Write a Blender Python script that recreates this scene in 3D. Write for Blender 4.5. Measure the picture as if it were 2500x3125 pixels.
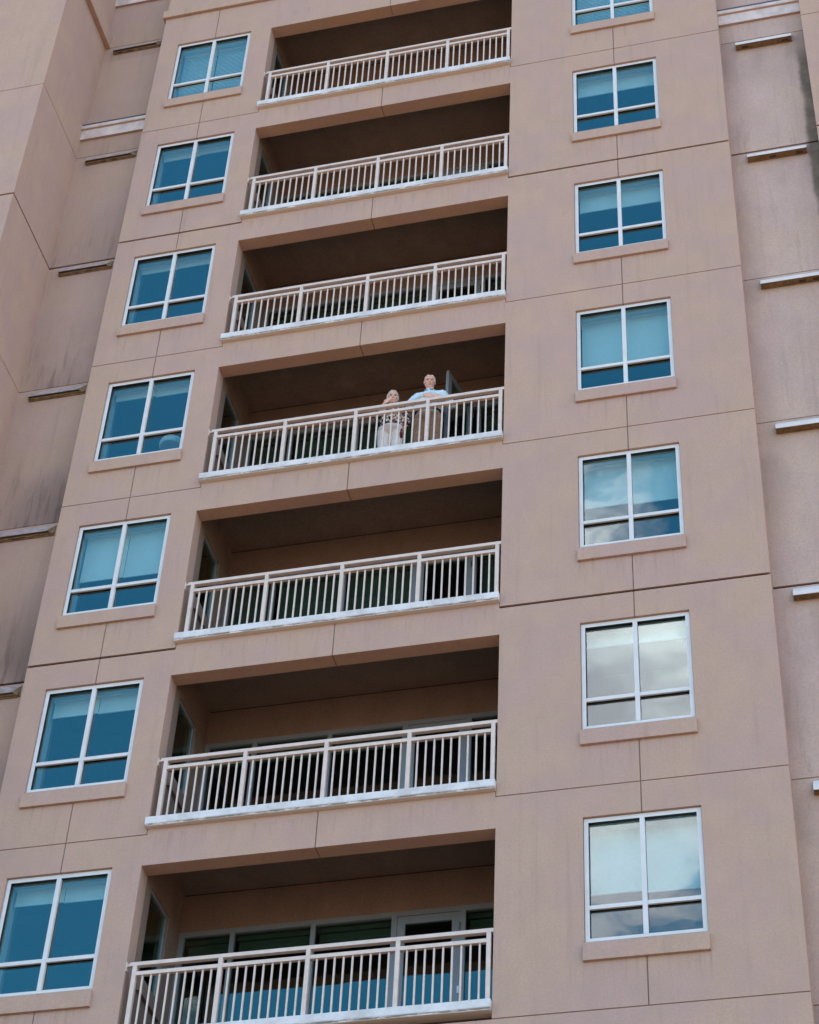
import bpy, bmesh, math, random
from mathutils import Vector, Matrix, noise as mnoise

for o in list(bpy.data.objects):
    bpy.data.objects.remove(o, do_unlink=True)
scene = bpy.context.scene
COL = scene.collection
Z0 = 14.03                      # height of the lowest panel joint in view
H = 3.05                        # storey height

# ------------------------------------------------------------------ camera
cam_d = bpy.data.cameras.new('camera')
cam = bpy.data.objects.new('camera', cam_d)
COL.objects.link(cam)
ax, ay, az = (math.radians(a) for a in (43.39671037, 3.47368973, 16.19899074))
fwd = Vector((-math.sin(az) * math.cos(ax), math.cos(az) * math.cos(ax), math.sin(ax)))
rt = Vector((math.cos(az), math.sin(az), 0))
up = rt.cross(fwd)
r2 = rt * math.cos(ay) + up * math.sin(ay)
u2 = up * math.cos(ay) - rt * math.sin(ay)
m = Matrix((r2, u2, -fwd)).transposed().to_4x4()
m.translation = Vector((5.02644396, -20.81939554, Z0 - 12.42956665))
cam.matrix_world = m
cam_d.sensor_fit = 'VERTICAL'
cam_d.sensor_height = 36
cam_d.lens = 6546.056 / 3125 * 36
cam_d.clip_end = 3000
scene.camera = cam

# ------------------------------------------------------------------ world: sky with clouds
SUN_EL, SUN_AZ = math.radians(58), math.radians(14)      # the sun stands behind the building
world = bpy.data.worlds.new('World')
scene.world = world
world.use_nodes = True
nt = world.node_tree
nt.nodes.clear()


def N(tree, typ, **kw):
    n = tree.nodes.new(typ)
    for k, v in kw.items():
        if k.startswith('i_'):
            key = k[2:]
            key = int(key) if key.isdigit() else key.replace('_', ' ')
            n.inputs[key].default_value = v
        else:
            setattr(n, k, v)
    return n


def math_n(tree, op, a, b=None, c=None, clamp=False):
    n = tree.nodes.new('ShaderNodeMath')
    n.operation = op
    n.use_clamp = clamp
    for i, v in enumerate((a, b, c)):
        if v is None:
            continue
        if isinstance(v, (int, float)):
            n.inputs[i].default_value = v
        else:
            tree.links.new(v, n.inputs[i])
    return n.outputs[0]


def mix_n(tree, fac, a, b, blend='MIX'):
    n = tree.nodes.new('ShaderNodeMix')
    n.data_type = 'RGBA'
    n.blend_type = blend
    for i, v in ((0, fac), (6, a), (7, b)):
        if isinstance(v, (int, float)):
            n.inputs[i].default_value = v
        elif isinstance(v, tuple):
            n.inputs[i].default_value = v if len(v) == 4 else v + (1,)
        else:
            tree.links.new(v, n.inputs[i])
    return n.outputs[2]


def ramp_n(tree, fac, lo, hi, a=0.0, b=1.0, smooth=True):
    n = tree.nodes.new('ShaderNodeMapRange')
    n.interpolation_type = 'SMOOTHSTEP' if smooth else 'LINEAR'
    tree.links.new(fac, n.inputs[0])
    n.inputs[1].default_value = lo
    n.inputs[2].default_value = hi
    n.inputs[3].default_value = a
    n.inputs[4].default_value = b
    return n.outputs[0]


sky = N(nt, 'ShaderNodeTexSky', sky_type='NISHITA')
sky.sun_disc = False
sky.sun_elevation = SUN_EL
sky.sun_rotation = SUN_AZ
sky.air_density = 1.0
sky.dust_density = 0.6
sky.ozone_density = 2.0
tc = N(nt, 'ShaderNodeTexCoord')
sep = N(nt, 'ShaderNodeSeparateXYZ')
nt.links.new(tc.outputs['Generated'], sep.inputs[0])
zc = math_n(nt, 'MAXIMUM', sep.outputs[2], 0.08)
px = math_n(nt, 'DIVIDE', sep.outputs[0], zc)
py = math_n(nt, 'DIVIDE', sep.outputs[1], zc)
cmb = N(nt, 'ShaderNodeCombineXYZ')
nt.links.new(px, cmb.inputs[0])
nt.links.new(py, cmb.inputs[1])
n1 = N(nt, 'ShaderNodeTexNoise', noise_dimensions='3D')
n1.inputs['Scale'].default_value = 4.2
n1.inputs['Detail'].default_value = 9
n1.inputs['Roughness'].default_value = 0.58
n1.inputs['Distortion'].default_value = 0.25
nt.links.new(cmb.outputs[0], n1.inputs['Vector'])
n2 = N(nt, 'ShaderNodeTexNoise', noise_dimensions='3D')       # broad cloud banks
n2.inputs['Scale'].default_value = 0.55
n2.inputs['Detail'].default_value = 2
off = N(nt, 'ShaderNodeVectorMath', operation='ADD')
off.inputs[1].default_value = (9.4, 2.2, 0)
nt.links.new(cmb.outputs[0], off.inputs[0])
nt.links.new(off.outputs[0], n2.inputs['Vector'])
# the cumulus bank seen mirrored in the right-hand windows
dx = math_n(nt, 'SUBTRACT', px, -0.28)
dy = math_n(nt, 'SUBTRACT', py, -1.27)
dx = math_n(nt, 'MULTIPLY', dx, 6.5)
dy = math_n(nt, 'MULTIPLY', dy, 3.6)
d2 = math_n(nt, 'ADD', math_n(nt, 'MULTIPLY', dx, dx), math_n(nt, 'MULTIPLY', dy, dy))
bank = math_n(nt, 'EXPONENT', math_n(nt, 'MULTIPLY', d2, -1.0))
dens = math_n(nt, 'ADD', math_n(nt, 'MULTIPLY', n1.outputs[0], 1.0), math_n(nt, 'MULTIPLY', n2.outputs[0], 0.5))
dens = math_n(nt, 'ADD', dens, math_n(nt, 'MULTIPLY', bank, 0.88))
gx = math_n(nt, 'MULTIPLY', math_n(nt, 'SUBTRACT', px, -0.40), 1.5)
gy = math_n(nt, 'MULTIPLY', math_n(nt, 'SUBTRACT', py, -1.20), 1.2)
gapm = math_n(nt, 'EXPONENT', math_n(nt, 'MULTIPLY', math_n(nt, 'ADD', math_n(nt, 'MULTIPLY', gx, gx), math_n(nt, 'MULTIPLY', gy, gy)), -1.0))
dens = math_n(nt, 'SUBTRACT', dens, math_n(nt, 'MULTIPLY', gapm, 0.36))
cl = ramp_n(nt, dens, 0.70, 0.86)
n3 = N(nt, 'ShaderNodeTexNoise', noise_dimensions='3D')
n3.inputs['Scale'].default_value = 5.0
n3.inputs['Detail'].default_value = 5
nt.links.new(cmb.outputs[0], n3.inputs['Vector'])
shade = ramp_n(nt, n3.outputs[0], 0.40, 0.72)
ccol = mix_n(nt, shade, (5.0, 4.25, 4.7), (10.2, 9.0, 9.2))
deep = mix_n(nt, 1.0, sky.outputs[0], (0.27, 0.80, 0.84), 'MULTIPLY')
skyc = mix_n(nt, cl, deep, ccol)
bg = N(nt, 'ShaderNodeBackground')
bg.inputs['Strength'].default_value = 0.12
nt.links.new(skyc, bg.inputs['Color'])
wo = N(nt, 'ShaderNodeOutputWorld')
nt.links.new(bg.outputs[0], wo.inputs[0])

# ------------------------------------------------------------------ sun
sd = bpy.data.lights.new('sun', 'SUN')
sd.energy = 3.6
sd.angle = math.radians(0.53)
sd.color = (1.0, 0.94, 0.86)
sun = bpy.data.objects.new('sun', sd)
COL.objects.link(sun)
sdir = Vector((math.sin(SUN_AZ) * math.cos(SUN_EL), math.cos(SUN_AZ) * math.cos(SUN_EL), math.sin(SUN_EL)))
sun.rotation_euler = sdir.to_track_quat('Z', 'Y').to_euler()
sun.location = (0, 0, 60)

scene.view_settings.view_transform = 'Standard'
scene.view_settings.look = 'None'
scene.view_settings.gamma = 1
scene.view_settings.use_curve_mapping = False
scene.view_settings.exposure = 2.0
scene.render.engine = 'CYCLES'
scene.cycles.max_bounces = 10
scene.cycles.transparent_max_bounces = 16


# ------------------------------------------------------------------ helpers
def tag(o, label=None, cat=None, group=None, kind=None):
    if label: o['label'] = label
    if cat: o['category'] = cat
    if group: o['group'] = group
    if kind: o['kind'] = kind
    return o


def link(name, mesh, parent=None, loc=None):
    o = bpy.data.objects.new(name, mesh)
    COL.objects.link(o)
    if parent: o.parent = parent
    if loc: o.location = loc
    return o


def bm_box(bm, x0, x1, y0, y1, z0, z1, mi=0):
    v = [bm.verts.new((x, y, z)) for z in (z0, z1) for y in (y0, y1) for x in (x0, x1)]
    for idx in ((0, 1, 5, 4), (3, 2, 6, 7), (2, 0, 4, 6), (1, 3, 7, 5), (4, 5, 7, 6), (2, 3, 1, 0)):
        f = bm.faces.new([v[i] for i in idx])
        f.material_index = mi
    return v


def mesh_of(name, bm, *mats):
    bmesh.ops.recalc_face_normals(bm, faces=bm.faces)
    me = bpy.data.meshes.new(name)
    bm.to_mesh(me)
    bm.free()
    for mm in mats:
        me.materials.append(mm)
    return me


def boxes(name, lst, *mats):
    bm = bmesh.new()
    for b in lst:
        bm_box(bm, *b)
    return mesh_of(name, bm, *mats)


def grid_mesh(name, xs, zs, solid, y0, y1, mats, side_mi=0, back=True):
    """a slab in the x-z plane made of the grid cells where solid(x, z) is true"""
    xs = sorted(set(round(x, 5) for x in xs))
    zs = sorted(set(round(z, 5) for z in zs))
    nx, nz = len(xs) - 1, len(zs) - 1
    S = [[bool(solid((xs[i] + xs[i + 1]) / 2, (zs[j] + zs[j + 1]) / 2)) for j in range(nz)] for i in range(nx)]
    bm = bmesh.new()
    cache = {}

    def V(i, j, b):
        k = (i, j, b)
        if k not in cache:
            cache[k] = bm.verts.new((xs[i], y1 if b else y0, zs[j]))
        return cache[k]

    def inside(i, j):
        return 0 <= i < nx and 0 <= j < nz and S[i][j]
    for i in range(nx):
        for j in range(nz):
            if not S[i][j]:
                continue
            bm.faces.new((V(i, j, 0), V(i + 1, j, 0), V(i + 1, j + 1, 0), V(i, j + 1, 0)))
            if back:
                bm.faces.new((V(i, j, 1), V(i, j + 1, 1), V(i + 1, j + 1, 1), V(i + 1, j, 1)))
            for (di, dj, a, b) in ((-1, 0, (i, j), (i, j + 1)), (1, 0, (i + 1, j), (i + 1, j + 1)),
                                   (0, -1, (i, j), (i + 1, j)), (0, 1, (i, j + 1), (i + 1, j + 1))):
                if not inside(i + di, j + dj):
                    f = bm.faces.new((V(*a, 0), V(*b, 0), V(*b, 1), V(*a, 1)))
                    f.material_index = side_mi
    return mesh_of(name, bm, *mats)


# ------------------------------------------------------------------ materials
def mat(name):
    mt = bpy.data.materials.new(name)
    mt.use_nodes = True
    t = mt.node_tree
    p = t.nodes['Principled BSDF']
    return mt, t, p


def noise(t, vec, scale, detail=4, rough=0.55, dist=0.0):
    n = N(t, 'ShaderNodeTexNoise')
    n.inputs['Scale'].default_value = scale
    n.inputs['Detail'].default_value = detail
    n.inputs['Roughness'].default_value = rough
    n.inputs['Distortion'].default_value = dist
    t.links.new(vec, n.inputs['Vector'])
    return n.outputs[0]


def scaled(t, vec, s):
    n = N(t, 'ShaderNodeVectorMath', operation='MULTIPLY')
    t.links.new(vec, n.inputs[0])
    n.inputs[1].default_value = s
    return n.outputs[0]


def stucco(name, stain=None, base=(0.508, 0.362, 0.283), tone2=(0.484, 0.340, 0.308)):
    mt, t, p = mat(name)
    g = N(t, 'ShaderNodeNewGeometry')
    pos = g.outputs['Position']
    big = noise(t, pos, 0.9, 5, 0.6)
    col = mix_n(t, ramp_n(t, big, 0.38, 0.62), base, tone2)
    mid = noise(t, scaled(t, pos, (1, 1, 0.6)), 2.6, 5, 0.6)
    col = mix_n(t, ramp_n(t, mid, 0.3, 0.7, 0.0, 0.22), col, (0.33, 0.245, 0.205))
    blotch = noise(t, pos, 1.3, 3, 0.5, 0.6)
    col = mix_n(t, ramp_n(t, blotch, 0.60, 0.75, 0.0, 0.18), col, (0.47, 0.36, 0.30))
    fine = noise(t, pos, 34, 5, 0.85)
    col = mix_n(t, ramp_n(t, fine, 0.36, 0.64, 0.0, 0.40), col, (0.33, 0.25, 0.205))
    oi = N(t, 'ShaderNodeObjectInfo')                # every panel was cast and coated a little differently
    col = mix_n(t, math_n(t, 'MULTIPLY', oi.outputs['Random'], 0.11), col, (0.37, 0.285, 0.24))
    sp = N(t, 'ShaderNodeSeparateXYZ')
    t.links.new(pos, sp.inputs[0])
    X, Z = sp.outputs[0], sp.outputs[2]
    rain = noise(t, scaled(t, pos, (7.0, 7.0, 0.35)), 1.0, 5, 0.65)
    col = mix_n(t, ramp_n(t, rain, 0.52, 0.80, 0.0, 0.32), col, (0.26, 0.20, 0.175))
    if name == 'stucco':
        fr0 = math_n(t, 'FRACT', math_n(t, 'DIVIDE', math_n(t, 'SUBTRACT', Z, Z0), H))
        drip_n = noise(t, scaled(t, pos, (16.0, 3.0, 0.8)), 1.0, 4, 0.6)
        dn = ramp_n(t, drip_n, 0.50, 0.68)
        inwin = math_n(t, 'ADD', math_n(t, 'MULTIPLY', math_n(t, 'GREATER_THAN', X, 1.33), math_n(t, 'LESS_THAN', X, 2.80)),
                       math_n(t, 'MULTIPLY', math_n(t, 'GREATER_THAN', X, -6.04), math_n(t, 'LESS_THAN', X, -4.58)))
        sillm = math_n(t, 'MULTIPLY', inwin, math_n(t, 'MULTIPLY', ramp_n(t, fr0, 0.03, 0.20), math_n(t, 'LESS_THAN', fr0, 0.21)))
        inop = math_n(t, 'MULTIPLY', math_n(t, 'GREATER_THAN', X, -4.2), math_n(t, 'LESS_THAN', X, 0.28))
        spm = math_n(t, 'MULTIPLY', inop, ramp_n(t, fr0, 0.86, 1.0))
        col = mix_n(t, math_n(t, 'MULTIPLY', math_n(t, 'MULTIPLY', math_n(t, 'ADD', sillm, spm, clamp=True), dn), 0.27), col, (0.22, 0.165, 0.14))
    if stain:
        fr = math_n(t, 'FRACT', math_n(t, 'DIVIDE', math_n(t, 'SUBTRACT', Z, Z0), H))
        st = noise(t, scaled(t, pos, (9.0, 1.0, 0.9)), 1.0, 6, 0.7)
        st2 = noise(t, scaled(t, pos, (1.3, 1.0, 0.8)), 1.0, 3, 0.5)
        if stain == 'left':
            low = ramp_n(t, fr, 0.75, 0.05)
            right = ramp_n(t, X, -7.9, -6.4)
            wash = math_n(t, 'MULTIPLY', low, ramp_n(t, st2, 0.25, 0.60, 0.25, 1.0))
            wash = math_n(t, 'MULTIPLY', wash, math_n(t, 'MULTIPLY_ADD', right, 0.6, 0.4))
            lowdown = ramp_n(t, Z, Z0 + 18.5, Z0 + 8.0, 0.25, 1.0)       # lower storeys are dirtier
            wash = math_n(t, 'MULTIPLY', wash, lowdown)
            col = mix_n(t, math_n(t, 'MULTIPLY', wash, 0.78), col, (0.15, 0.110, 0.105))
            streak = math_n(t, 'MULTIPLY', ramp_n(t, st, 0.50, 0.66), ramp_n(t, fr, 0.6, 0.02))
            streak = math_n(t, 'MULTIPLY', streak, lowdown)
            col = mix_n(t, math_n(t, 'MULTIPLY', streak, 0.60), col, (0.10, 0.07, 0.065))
        else:
            top = math_n(t, 'MULTIPLY', ramp_n(t, fr, 0.42, 0.86), ramp_n(t, st2, 0.40, 0.66))
            col = mix_n(t, math_n(t, 'MULTIPLY', top, 0.42), col, (0.205, 0.165, 0.16))
            streak = math_n(t, 'MULTIPLY', ramp_n(t, st, 0.56, 0.76), ramp_n(t, fr, 0.75, 0.1))
            col = mix_n(t, math_n(t, 'MULTIPLY', streak, 0.32), col, (0.16, 0.13, 0.12))
            corner = math_n(t, 'MULTIPLY', ramp_n(t, X, 4.25, 3.86), ramp_n(t, st2, 0.3, 0.6, 0.3, 1.0))
            col = mix_n(t, math_n(t, 'MULTIPLY', corner, 0.3), col, (0.20, 0.16, 0.15))
            # mildew running down beside the right-hand bay
            wob = noise(t, scaled(t, pos, (1, 1, 1.4)), 1.6, 3, 0.5)
            xe = math_n(t, 'ADD', X, math_n(t, 'MULTIPLY', math_n(t, 'SUBTRACT', wob, 0.5), 0.16))
            side = ramp_n(t, xe, 5.01, 5.10)
            zr = ramp_n(t, Z, Z0 + 18.1, Z0 + 17.3)
            zl = ramp_n(t, Z, Z0 + 12.2, Z0 + 14.4)
            md = math_n(t, 'MULTIPLY', math_n(t, 'MULTIPLY', side, zr), zl)
            mn = noise(t, pos, 4.0, 5, 0.65)
            md = math_n(t, 'MULTIPLY', md, ramp_n(t, mn, 0.25, 0.6, 0.62, 0.92))
            col = mix_n(t, md, col, (0.125, 0.11, 0.082))
    t.links.new(col, p.inputs['Base Color'])
    p.inputs['Roughness'].default_value = 0.92
    p.inputs['Specular IOR Level'].default_value = 0.25
    b = N(t, 'ShaderNodeBump')
    b.inputs['Strength'].default_value = 0.35
    b.inputs['Distance'].default_value = 0.006
    t.links.new(noise(t, pos, 60, 4, 0.7), b.inputs['Height'])
    t.links.new(b.outputs[0], p.inputs['Normal'])
    return mt


def plain(name, col, rough=0.6, metal=0.0, var=0.12, scale=8.0, spec=0.5, bump=0.0):
    mt, t, p = mat(name)
    g = N(t, 'ShaderNodeNewGeometry')
    n = noise(t, g.outputs['Position'], scale, 5, 0.6)
    dark = tuple(c * (1 - 2.2 * var) for c in col)
    c = mix_n(t, ramp_n(t, n, 0.3, 0.75), col, dark)
    t.links.new(c, p.inputs['Base Color'])
    p.inputs['Roughness'].default_value = rough
    p.inputs['Metallic'].default_value = metal
    p.inputs['Specular IOR Level'].default_value = spec
    if bump:
        b = N(t, 'ShaderNodeBump')
        b.inputs['Strength'].default_value = bump
        b.inputs['Distance'].default_value = 0.01
        t.links.new(noise(t, g.outputs['Position'], scale * 4, 4, 0.6), b.inputs['Height'])
        t.links.new(b.outputs[0], p.inputs['Normal'])
    return mt


def glass_mat(name, tint, refl, f0, blend=0.0):
    mt = bpy.data.materials.new(name)
    mt.use_nodes = True
    t = mt.node_tree
    t.nodes.clear()
    tr = N(t, 'ShaderNodeBsdfTransparent')
    tr.inputs[0].default_value = tint + (1,)
    gl = N(t, 'ShaderNodeBsdfGlossy')
    gl.inputs['Color'].default_value = refl + (1,)
    gl.inputs['Roughness'].default_value = 0.0
    g = N(t, 'ShaderNodeNewGeometry')
    wv = noise(t, g.outputs['Position'], 1.4, 2, 0.4)
    b = N(t, 'ShaderNodeBump')
    b.inputs['Strength'].default_value = 0.25
    b.inputs['Distance'].default_value = 0.012
    t.links.new(wv, b.inputs['Height'])
    t.links.new(b.outputs[0], gl.inputs['Normal'])
    lw = N(t, 'ShaderNodeLayerWeight')
    lw.inputs['Blend'].default_value = 0.35
    fac = math_n(t, 'MULTIPLY_ADD', math_n(t, 'POWER', lw.outputs['Facing'], 3.0), 0.9, f0, clamp=True)
    mx = N(t, 'ShaderNodeMixShader')
    t.links.new(fac, mx.inputs[0])
    t.links.new(tr.outputs[0], mx.inputs[1])
    t.links.new(gl.outputs[0], mx.inputs[2])
    o = N(t, 'ShaderNodeOutputMaterial')
    t.links.new(mx.outputs[0], o.inputs[0])
    return mt


M_WALL = stucco('stucco')
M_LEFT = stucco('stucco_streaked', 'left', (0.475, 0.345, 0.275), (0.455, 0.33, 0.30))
M_RIGHT = stucco('stucco_mildewed', 'right', (0.56, 0.43, 0.37), (0.545, 0.415, 0.395))
M_IN = stucco('balcony_stucco_shaded', None, (0.155, 0.118, 0.098), (0.15, 0.116, 0.098))  # same stucco as the walls, darkened to carry the shade inside the balconies
M_SEAL = plain('joint_sealant', (0.24, 0.17, 0.135), 0.9, var=0.15)
M_SEALD = plain('dark_joint', (0.035, 0.022, 0.018), 0.95, var=0.1)
M_FRAME = plain('white_aluminium', (0.66, 0.69, 0.72), 0.4, var=0.05, scale=3)
M_GREYF = plain('dimmed_grey_aluminium', (0.20, 0.235, 0.28), 0.4, var=0.05, scale=3)  # frame grey darkened in the colour for the unlit balcony interiors
M_GASK = plain('black_gasket', (0.008, 0.010, 0.014), 0.6, var=0.1)
M_RAIL = plain('cream_rail_paint', (0.655, 0.575, 0.53), 0.5, var=0.07, scale=7)
M_GLASS = glass_mat('blue_glass', (0.77, 0.885, 0.91), (0.85, 1.0, 0.97), 0.10)
M_GLASSB = glass_mat('balcony_glass', (0.66, 0.78, 0.76), (0.85, 1.0, 0.97), 0.10)
M_WHITE = plain('drywall', (0.62, 0.64, 0.62), 0.9, var=0.03)
M_SHADE = plain('roller_shade_fabric', (0.80, 0.80, 0.76), 0.9, var=0.03, scale=20)
M_SHADEG = plain('green_shade_fabric', (0.15, 0.17, 0.135), 0.9, var=0.05, scale=20)
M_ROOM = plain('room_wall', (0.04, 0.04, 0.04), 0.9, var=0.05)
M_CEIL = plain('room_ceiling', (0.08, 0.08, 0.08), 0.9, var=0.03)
M_HOOD = plain('white_sheet_metal', (0.68, 0.68, 0.70), 0.45, var=0.05)
M_HOODL = plain('weathered_sheet_metal', (0.44, 0.385, 0.40), 0.6, var=0.2, scale=9)
M_GRILLE = plain('brown_grille', (0.27, 0.19, 0.11), 0.8, var=0.2, scale=12)
M_CORN = plain('weathered_white_cornice', (0.66, 0.60, 0.60), 0.8, var=0.14, scale=4, bump=0.3)
M_FLASH = plain('dark_flashing', (0.07, 0.06, 0.08), 0.5)
M_METAL = plain('steel', (0.5, 0.5, 0.52), 0.3, metal=1.0)


def curb_mat():
    mt, t, p = mat('painted_concrete_curb')
    g = N(t, 'ShaderNodeNewGeometry')
    pos = g.outputs['Position']
    sp = N(t, 'ShaderNodeSeparateXYZ')
    t.links.new(pos, sp.inputs[0])
    fr = math_n(t, 'MULTIPLY', math_n(t, 'FRACT', math_n(t, 'DIVIDE', math_n(t, 'SUBTRACT', sp.outputs[2], Z0), H)), H)
    n = noise(t, pos, 3.5, 5, 0.65)
    col = mix_n(t, ramp_n(t, n, 0.35, 0.7), (0.68, 0.71, 0.75), (0.52, 0.53, 0.55))
    spots = noise(t, pos, 26, 5, 0.75)
    col = mix_n(t, ramp_n(t, spots, 0.66, 0.76, 0.0, 0.6), col, (0.30, 0.27, 0.25))
    edge = ramp_n(t, fr, 0.135, 0.085)
    e2 = noise(t, scaled(t, pos, (2.0, 2, 9)), 3.0, 6, 0.75)
    col = mix_n(t, math_n(t, 'MULTIPLY', edge, ramp_n(t, e2, 0.40, 0.55)), col, (0.13, 0.105, 0.09))
    under = ramp_n(t, fr, 0.089, 0.083)
    col = mix_n(t, under, col, (0.60, 0.57, 0.53))  # underside tone raised in the colour to make up for weak ground bounce
    topm = math_n(t, 'MULTIPLY', ramp_n(t, fr, 0.212, 0.226), ramp_n(t, noise(t, pos, 1.1, 4, 0.6), 0.50, 0.62))
    col = mix_n(t, math_n(t, 'MULTIPLY', topm, 0.75), col, (0.10, 0.11, 0.06))
    t.links.new(col, p.inputs['Base Color'])
    p.inputs['Roughness'].default_value = 0.75
    b = N(t, 'ShaderNodeBump')
    b.inputs['Strength'].default_value = 0.5
    b.inputs['Distance'].default_value = 0.01
    t.links.new(noise(t, pos, 22, 5, 0.7), b.inputs['Height'])
    t.links.new(b.outputs[0], p.inputs['Normal'])
    return mt


M_CURB = curb_mat()

# ------------------------------------------------------------------ ground
bm = bmesh.new()
vs = [bm.verts.new(v) for v in ((-900, -900, 0), (900, -900, 0), (900, 900, 0), (-900, 900, 0))]
bm.faces.new(vs)
gm, gt, gp = mat('pavement_concrete')
gg = N(gt, 'ShaderNodeNewGeometry')
c = mix_n(gt, noise(gt, gg.outputs['Position'], 0.2, 6, 0.6), (0.20, 0.105, 0.05), (0.16, 0.09, 0.045))
gt.links.new(c, gp.inputs['Base Color'])
gp.inputs['Roughness'].default_value = 0.9
ground = link('ground', mesh_of('ground', bm, gm))
tag(ground, kind='structure')

# ------------------------------------------------------------------ building
b_e = bpy.data.objects.new('apartment_tower', None)
COL.objects.link(b_e)
tag(b_e, 'tall beige stucco apartment tower with stacked recessed balconies and white framed windows', 'building')
BLD = b_e

# measured layout, metres (x along the facade, y into the building, z from the lowest joint)
eL, eR = -6.362, 3.836
ol, orr = -4.213, 0.294
sL, sM, sR = -5.295, -1.965, 2.067
WL = (-6.012, -4.606)
WR = (1.362, 2.766)
WB, WT = 0.882, 2.603           # window frame bottom / top
OT = 2.583                      # head of the balcony opening
D = 0.301                       # recessed wall plane
D2 = 0.38                       # recessed wall plane above the cornice
TL, TY = -7.707, -1.359         # projecting wing on the left
BR = 5.208
SPT = 0.079                     # curb bottom above a joint
S = 0.232                       # beam thickness
BK = 1.527                      # back wall of the balcony
CT = 3.127                      # balcony ceiling
FL = 0.226                      # balcony floor
TOPZ = 21.82
ZTOP = 46.0
HEAVY = (2, 5)


def gap(k):
    return 0.020 if k in HEAVY else 0.0075


def zz(k):
    return TOPZ if k == 7 else H * k


def panel(name, xs, zs, fn, y0, y1, mt, label=None):
    o = link(name, grid_mesh(name, xs, [z + Z0 for z in zs], lambda x, z: fn(x, z - Z0), y0, y1, (mt,)), BLD)
    if label: o['label'] = label
    return o


G = 0.0075
seal = []         # joint strips, shallow
seald = []        # joint strips, deep and dark
for k in range(0, 7):
    z0, z1 = zz(k) + gap(k), zz(k + 1) - gap(k + 1)
    zk = H * k
    wz0, wz1 = zk + WB - 0.006, zk + WT + 0.006
    for side, W, x0, x1 in (('A', WL, eL, sL - G), ('D', WR, sR + G, eR)):
        wx0, wx1 = W[0] - 0.006, W[1] + 0.006
        panel('wall_panel', [x0, x1] + [x for x in (wx0, wx1) if x0 < x < x1], [z0, z1, wz0, wz1],
              lambda x, z: not (wx0 < x < wx1 and wz0 < z < wz1), 0.0, S, M_WALL)
    # inner panels with the spandrel over the balcony
    st = zk + H + SPT if k < 6 else TOPZ - G
    so = zk + OT
    wx0, wx1 = WL[0] - 0.006, WL[1] + 0.006
    panel('wall_panel', [sL + G, wx1, ol, ol + G * 1.6, sM - G], [z0, z1, wz0, wz1, so, st],
          lambda x, z: (x < ol and z < z1 and not (x < wx1 and wz0 < z < wz1)) or
                       (x > ol and so < z < z1) or (x > ol + G * 1.6 and z1 < z < st), 0.0, S, M_WALL)
    wx0 = WR[0] - 0.006
    panel('wall_panel', [sM + G, orr - G * 1.6, orr, wx0, sR - G], [z0, z1, wz0, wz1, so, st],
          lambda x, z: (x > orr and z < z1 and not (x > wx0 and wz0 < z < wz1)) or
                       (x < orr and so < z < z1) or (x < orr - G * 1.6 and z1 < z < st), 0.0, S, M_WALL)
    # return of the bay on its right, and on its left
    link('return_panel', boxes('return_panel', [(eR - 0.12, eR - 0.0005, S + 0.0005, 0.9, Z0 + z0, Z0 + z1)], M_WALL), BLD)
    link('return_panel', boxes('return_panel', [(eL + 0.0005, eL + 0.12, S + 0.0005, 0.9, Z0 + z0, Z0 + z1)], M_WALL), BLD)
    # recessed walls
    if k < 6:
        rz = [(z0, z1, D)]
    else:
        rz = [(z0, zk + 0.85, D), (zk + 1.05, z1, D2)]
    for a, b, yy in rz:
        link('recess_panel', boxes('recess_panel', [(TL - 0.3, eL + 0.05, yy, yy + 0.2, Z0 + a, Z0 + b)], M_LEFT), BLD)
        link('recess_panel', boxes('recess_panel', [(eR - 0.05, BR + 0.3, yy, yy + 0.2, Z0 + a, Z0 + b)], M_RIGHT), BLD)
    # wing on the left: front and side
    link('wing_panel', boxes('wing_panel', [(-16, TL, TY, TY + 0.2, Z0 + z0, Z0 + z1)], M_WALL), BLD)
    link('wing_panel', boxes('wing_panel', [(TL - 0.2, TL - 0.0005, TY + 0.2, 0.9, Z0 + z0, Z0 + z1)], M_WALL), BLD)
    # bay on the right
    link('bay_panel', boxes('bay_panel', [(BR, 12, 0.0, 0.2, Z0 + z0, Z0 + z1)], M_WALL), BLD)
    link('bay_panel', boxes('bay_panel', [(BR + 0.0005, BR + 0.2, 0.2, 0.9, Z0 + z0, Z0 + z1)], M_WALL), BLD)
    # joints: the strips sit back between the panels
    g = gap(k)
    dep = 0.026 if k in HEAVY else 0.009
    tgt = seald if k in HEAVY else seal
    za, zb = Z0 + zk - g - 0.004, Z0 + zk + g + 0.004
    tgt += [(eL + dep, ol, dep, 0.2, za, zb), (orr, eR - dep, dep, 0.2, za, zb), (eR - 0.1, eR - dep, 0.2, 0.8, za, zb),
            (TL, eL + 0.05, D + dep, D + 0.15, za, zb), (eR - 0.05, BR, D + dep, D + 0.15, za, zb),
            (-15, TL - dep, TY + dep, TY + 0.15, za, zb), (TL - 0.15, TL - dep, TY + 0.15, 0.8, za, zb),
            (BR + dep, 11, dep, 0.15, za, zb), (BR + dep, BR + 0.15, 0.15, 0.8, za, zb)]
    # vertical seams above and below the windows and on the spandrel
    for sx in (sL, sR):
        seal += [(sx - 0.012, sx + 0.012, 0.008, 0.12, Z0 + z0, Z0 + wz0 - 0.002), (sx - 0.012, sx + 0.012, 0.008, 0.12, Z0 + wz1 + 0.002, Z0 + z1)]
    seal += [(sM - 0.012, sM + 0.012, 0.008, 0.2, Z0 + so + 0.004, Z0 + (st if k == 6 else st - 0.004))]
    if k < 6:
        seal += [(ol - 0.002, ol + 0.02, 0.010, 0.2, Z0 + z1, Z0 + st), (orr - 0.02, orr + 0.002, 0.010, 0.2, Z0 + z1, Z0 + st)]
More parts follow.
